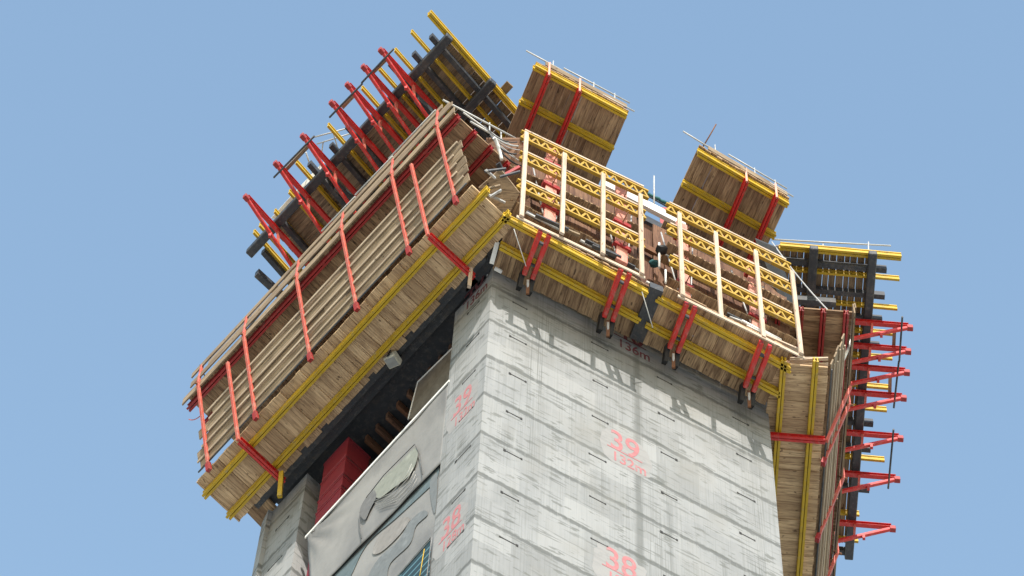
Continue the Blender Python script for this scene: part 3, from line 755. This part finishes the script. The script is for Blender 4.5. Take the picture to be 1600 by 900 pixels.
for a_, b_, H in (((692, 156), (824, 226), 67.2), ((724, 176), (812, 240), 67.0), ((735, 190), (800, 228), 66.7)): tube('rail', [at(*a_, H), at(*b_, H)], .026, 'steel', t)
for x_, y_ in ((765, 192), (783, 205)): tube('rail_post', [at(x_, y_, 67.4), at(x_, y_+14, 66.8)], .022, 'steel', t)
tag(tube('net_roll', [p+V((random.uniform(-.03, .03), 0, random.uniform(-.03, .03))) for p in sag(at(940, 259, 70), at(1052, 322, 70), .12, 24)], .05, 'teal'), 'dark teal rolled net slung between the two catch platforms', 'rolled net')
t = thing('roof_guardrail', 'thin guard rail with a white base between the two catch platforms', 'guard rail', at(945, 270, 69))
tube('rail', [at(944, 268, 69.2), at(1062, 334, 69.2)], .02, 'dark', t); tube('rail', [at(944, 280, 69.0), at(1060, 342, 69.0)], .018, 'steel', t)
tube('rail_post', [at(1022, 275, 69.6), at(1022, 318, 68.3)], .025, 'steel', t)
bar('white_kerb', at(940, 285, 68.0), at(1070, 352, 68.0), .12, .3, 'white', t)
tag(tube('corner_cable', sag(at(1206, 378, 70.5), at(1297, 488, 66.4), .15), .02, 'steel'), 'slanting grey cable by the upper right platform', 'cable')
tag(tube('twisted_hose', sag(at(1330, 532, 66.2), at(1296, 600, 65.0), .1), .045, 'white'), 'whitish twisted hose on the right side platform', 'hose')
tag(tube('hanging_wire', [at(803, 358, 63.4), at(822, 416, 63.3)], .012, 'white'), 'pale wire hanging across the left front platform', 'wire')
tag(tube('hanging_wire', [at(1003, 456, 63.4), at(1020, 512, 63.3)], .012, 'white'), 'pale wire hanging beside the dark gap beam', 'wire')
tag(bar('yellow_prop_stub', at(440, 738, 63.5), at(437, 776, 62.9), .12, .12, 'yellow'), 'short yellow beam end hanging below the left platform', 'beam')
tag(bar('timber_wedge', at(736, 420, 63.6), at(733, 448, 63.0), .1, .1, 'timber'), 'short pale timber standing at the corner pier', 'timber')
planks_o = planks('corner_deck', at(384, 800, 63.9), at(415, 775, 63.9)-at(384, 800, 63.9), at(409, 826, 63.9)-at(384, 800, 63.9), None, 'plank'); tag(planks_o, 'small plank landing behind the lower end of the left platform', 'planks')
t = thing('end_boards', 'loose pale boards closing the upper end of the right side platform', 'boards', at(1236, 560, 63.9))
for k in range(4): bar('board', at(1234, 560+k*4.2, 64.0-.03*k), at(1294, 558+k*4.4+(-1)**k*2, 64.0-.03*k), .06+.02*(k % 2), .03, 'timber', t)
t = thing('tool_bundle', 'dark bag with a teal cloth stuffed in the gap between the front formwork units', 'bag', at(1028, 398, 65.5))
for (x_, y_, r, mm) in ((1034, 390, .14, 'black'), (1022, 412, .11, 'teal')):
    bm = bmesh.new(); bmesh.ops.create_icosphere(bm, subdivisions=2, radius=r)
    for v in bm.verts: v.co *= 1+random.uniform(-.2, .2); v.co.z *= .55; v.co.x *= 1.3
    put('cloth', bm, mm, t, Matrix.Translation(at(x_, y_, 65.6)))
tag(tube('short_post', [at(1030, 380, 65.9), at(1030, 418, 65.0)], .035, 'white'), 'short white tube in the gap between the front formwork units', 'tube')
tag(tube('short_post', [at(1040, 422, 64.7), at(1040, 442, 64.2)], .03, 'white'), 'short white tube just left of the fifth pale post', 'tube')
for i, (a_, b_, H, r, mm, lab) in enumerate((((1080, 470), (1190, 530), 64.2, .05, 'steel', 'grey pipe lying on the right front platform behind the posts'), ((870, 378), (940, 412), 64.2, .03, 'white', 'pale pipe lying on the left front platform behind the posts'), ((1010, 440), (1046, 460), 64.1, .03, 'white', 'short pale pipe across the gap between the front platforms'))):
    tag(tube('pipe', [at(*a_, H), at(*b_, H)], r, mm), lab, 'pipe')

t = thing('corner_form', 'dark steel corner form with a white edge plate where the two platforms meet', 'formwork', at(762, 395, 64.0))
poly('dark_plate', [at(735, 400, 64.05), at(775, 345, 64.05), at(800, 338, 64.1), at(776, 418, 64.1), at(765, 424, 64.05), at(728, 455, 64.05)], UP, .05, 'dark', t)
bar('edge_plate', at(777, 378, 63.8), at(768, 412, 63.6), .12, .06, 'white', t)
bar('short_plate', at(773, 419, 63.6), at(784, 425, 63.6), .08, .05, 'white', t)
t = thing('corner_infill', 'brown plank infill with dark steelwork in the deep corner between the left and front units', 'formwork', at(790, 290, 66.0))
poly('infill_board', [at(760, 215, 67.0), at(815, 215, 67.0), at(830, 330, 65.2), at(785, 340, 65.2), at(770, 300, 65.4)], UP, .05, 'form_ply', t)
bar('steel_tie', at(778, 255, 65.4), at(800, 300, 65.2), .12, .12, 'dark', t); bar('steel_tie', at(770, 285, 65.0), at(812, 262, 65.6), .1, .1, 'waler', t)
t = thing('unit_infill', 'brown formwork filler between the two front formwork units', 'formwork', at(1030, 340, 66))
p = at(1003, 428, 63.4); q0 = V((p.x, p.y, 64.0+EYE)) + V((-fa.y, fa.x, 0))*1.25
bar('filler_panel', q0+fa*.45, q0+fa*.45+UP*3.75, .05, 2.3, 'form_ply', t, up=fa)
bar('waler_end', q0+fa*.2+UP*2.4-V((-fa.y, fa.x, 0))*.2, q0+fa*1.1+UP*2.4-V((-fa.y, fa.x, 0))*.2, .1, .2, 'rust', t)

poly('brown_infill', [at(748, 292, 64.6), at(782, 262, 64.9), at(812, 300, 64.6), at(790, 345, 64.3), at(765, 330, 64.3)], UP, .05, 'plank_dark', bpy.data.objects['corner_infill'])
t = thing('unit_infill', 'dark filler panel beside the last pale post at the right front corner', 'formwork', at(1215, 430, 68))
poly('filler_panel', [at(1180, 372, 68.2), at(1212, 385, 68.2), at(1246, 478, 67.4), at(1235, 505, 66.8), at(1190, 470, 67.4)], UP, .05, 'dark', t)

ci = bpy.data.objects['corner_infill']
for k in range(7):
    x_, y_ = 752+random.uniform(0, 34), 262+random.uniform(0, 60)
    bar('steel_tie', at(x_, y_, 64.2), at(x_+random.uniform(14, 34), y_+random.uniform(-18, 18), 64.4), .05, .05, random.choice(('dark', 'steel', 'board', 'rust')), ci)
# pipes, offcuts and rods lying along the front edge of the two front platforms
def clutter(label, px0, py0, px1, py1, seed):
    rr = random.Random(seed)
    t = thing('offcut_pile', label, 'pile of offcuts', at(px0, py0, 63.85), 'pipes and offcuts lying on the front platforms')
    for k in range(9):
        u = rr.uniform(0, .75); v = min(1, u+rr.uniform(.12, .3)); o_ = -rr.uniform(4, 13)
        a_ = at(px0+(px1-px0)*u, py0+(py1-py0)*u+o_, 63.95+.05*k); b_ = at(px0+(px1-px0)*v, py0+(py1-py0)*v+o_+rr.uniform(-5, 3), 63.95+.05*k)
        m_ = rr.choice(('steel', 'timber', 'board', 'dark', 'white', 'steel'))
        if m_ in ('steel', 'white'): tube('pipe', [a_, b_], rr.uniform(.02, .04), m_, t)
        else: bar('offcut', a_, b_, .09, .05, m_, t)
clutter('pale pipes and offcuts lying along the outer edge of the left front platform', 818, 338, 1006, 432, 1)
clutter('pale pipes and offcuts lying along the outer edge of the right front platform', 1066, 464, 1248, 556, 2)
# loose bar ends and ropes on the left platform
t = thing('loose_rods', 'thin rods and a rope end sticking out at the lower tip of the left platform', 'rods', at(318, 590, 66.6))
for a_, b_ in (((302, 632), (318, 600)), ((312, 570), (322, 592)), ((330, 585), (312, 612))): tube('rod', [at(*a_, 66.9), at(*b_, 66.6)], .018, 'dark', t, 6)
tube('rod', [at(382, 520, 67.2), at(423, 470, 67.2)], .022, 'dark', t)
tube('rope', sag(at(295, 655, 66.0), at(318, 645, 65.9), .12), .012, 'red_faded', t, 5)
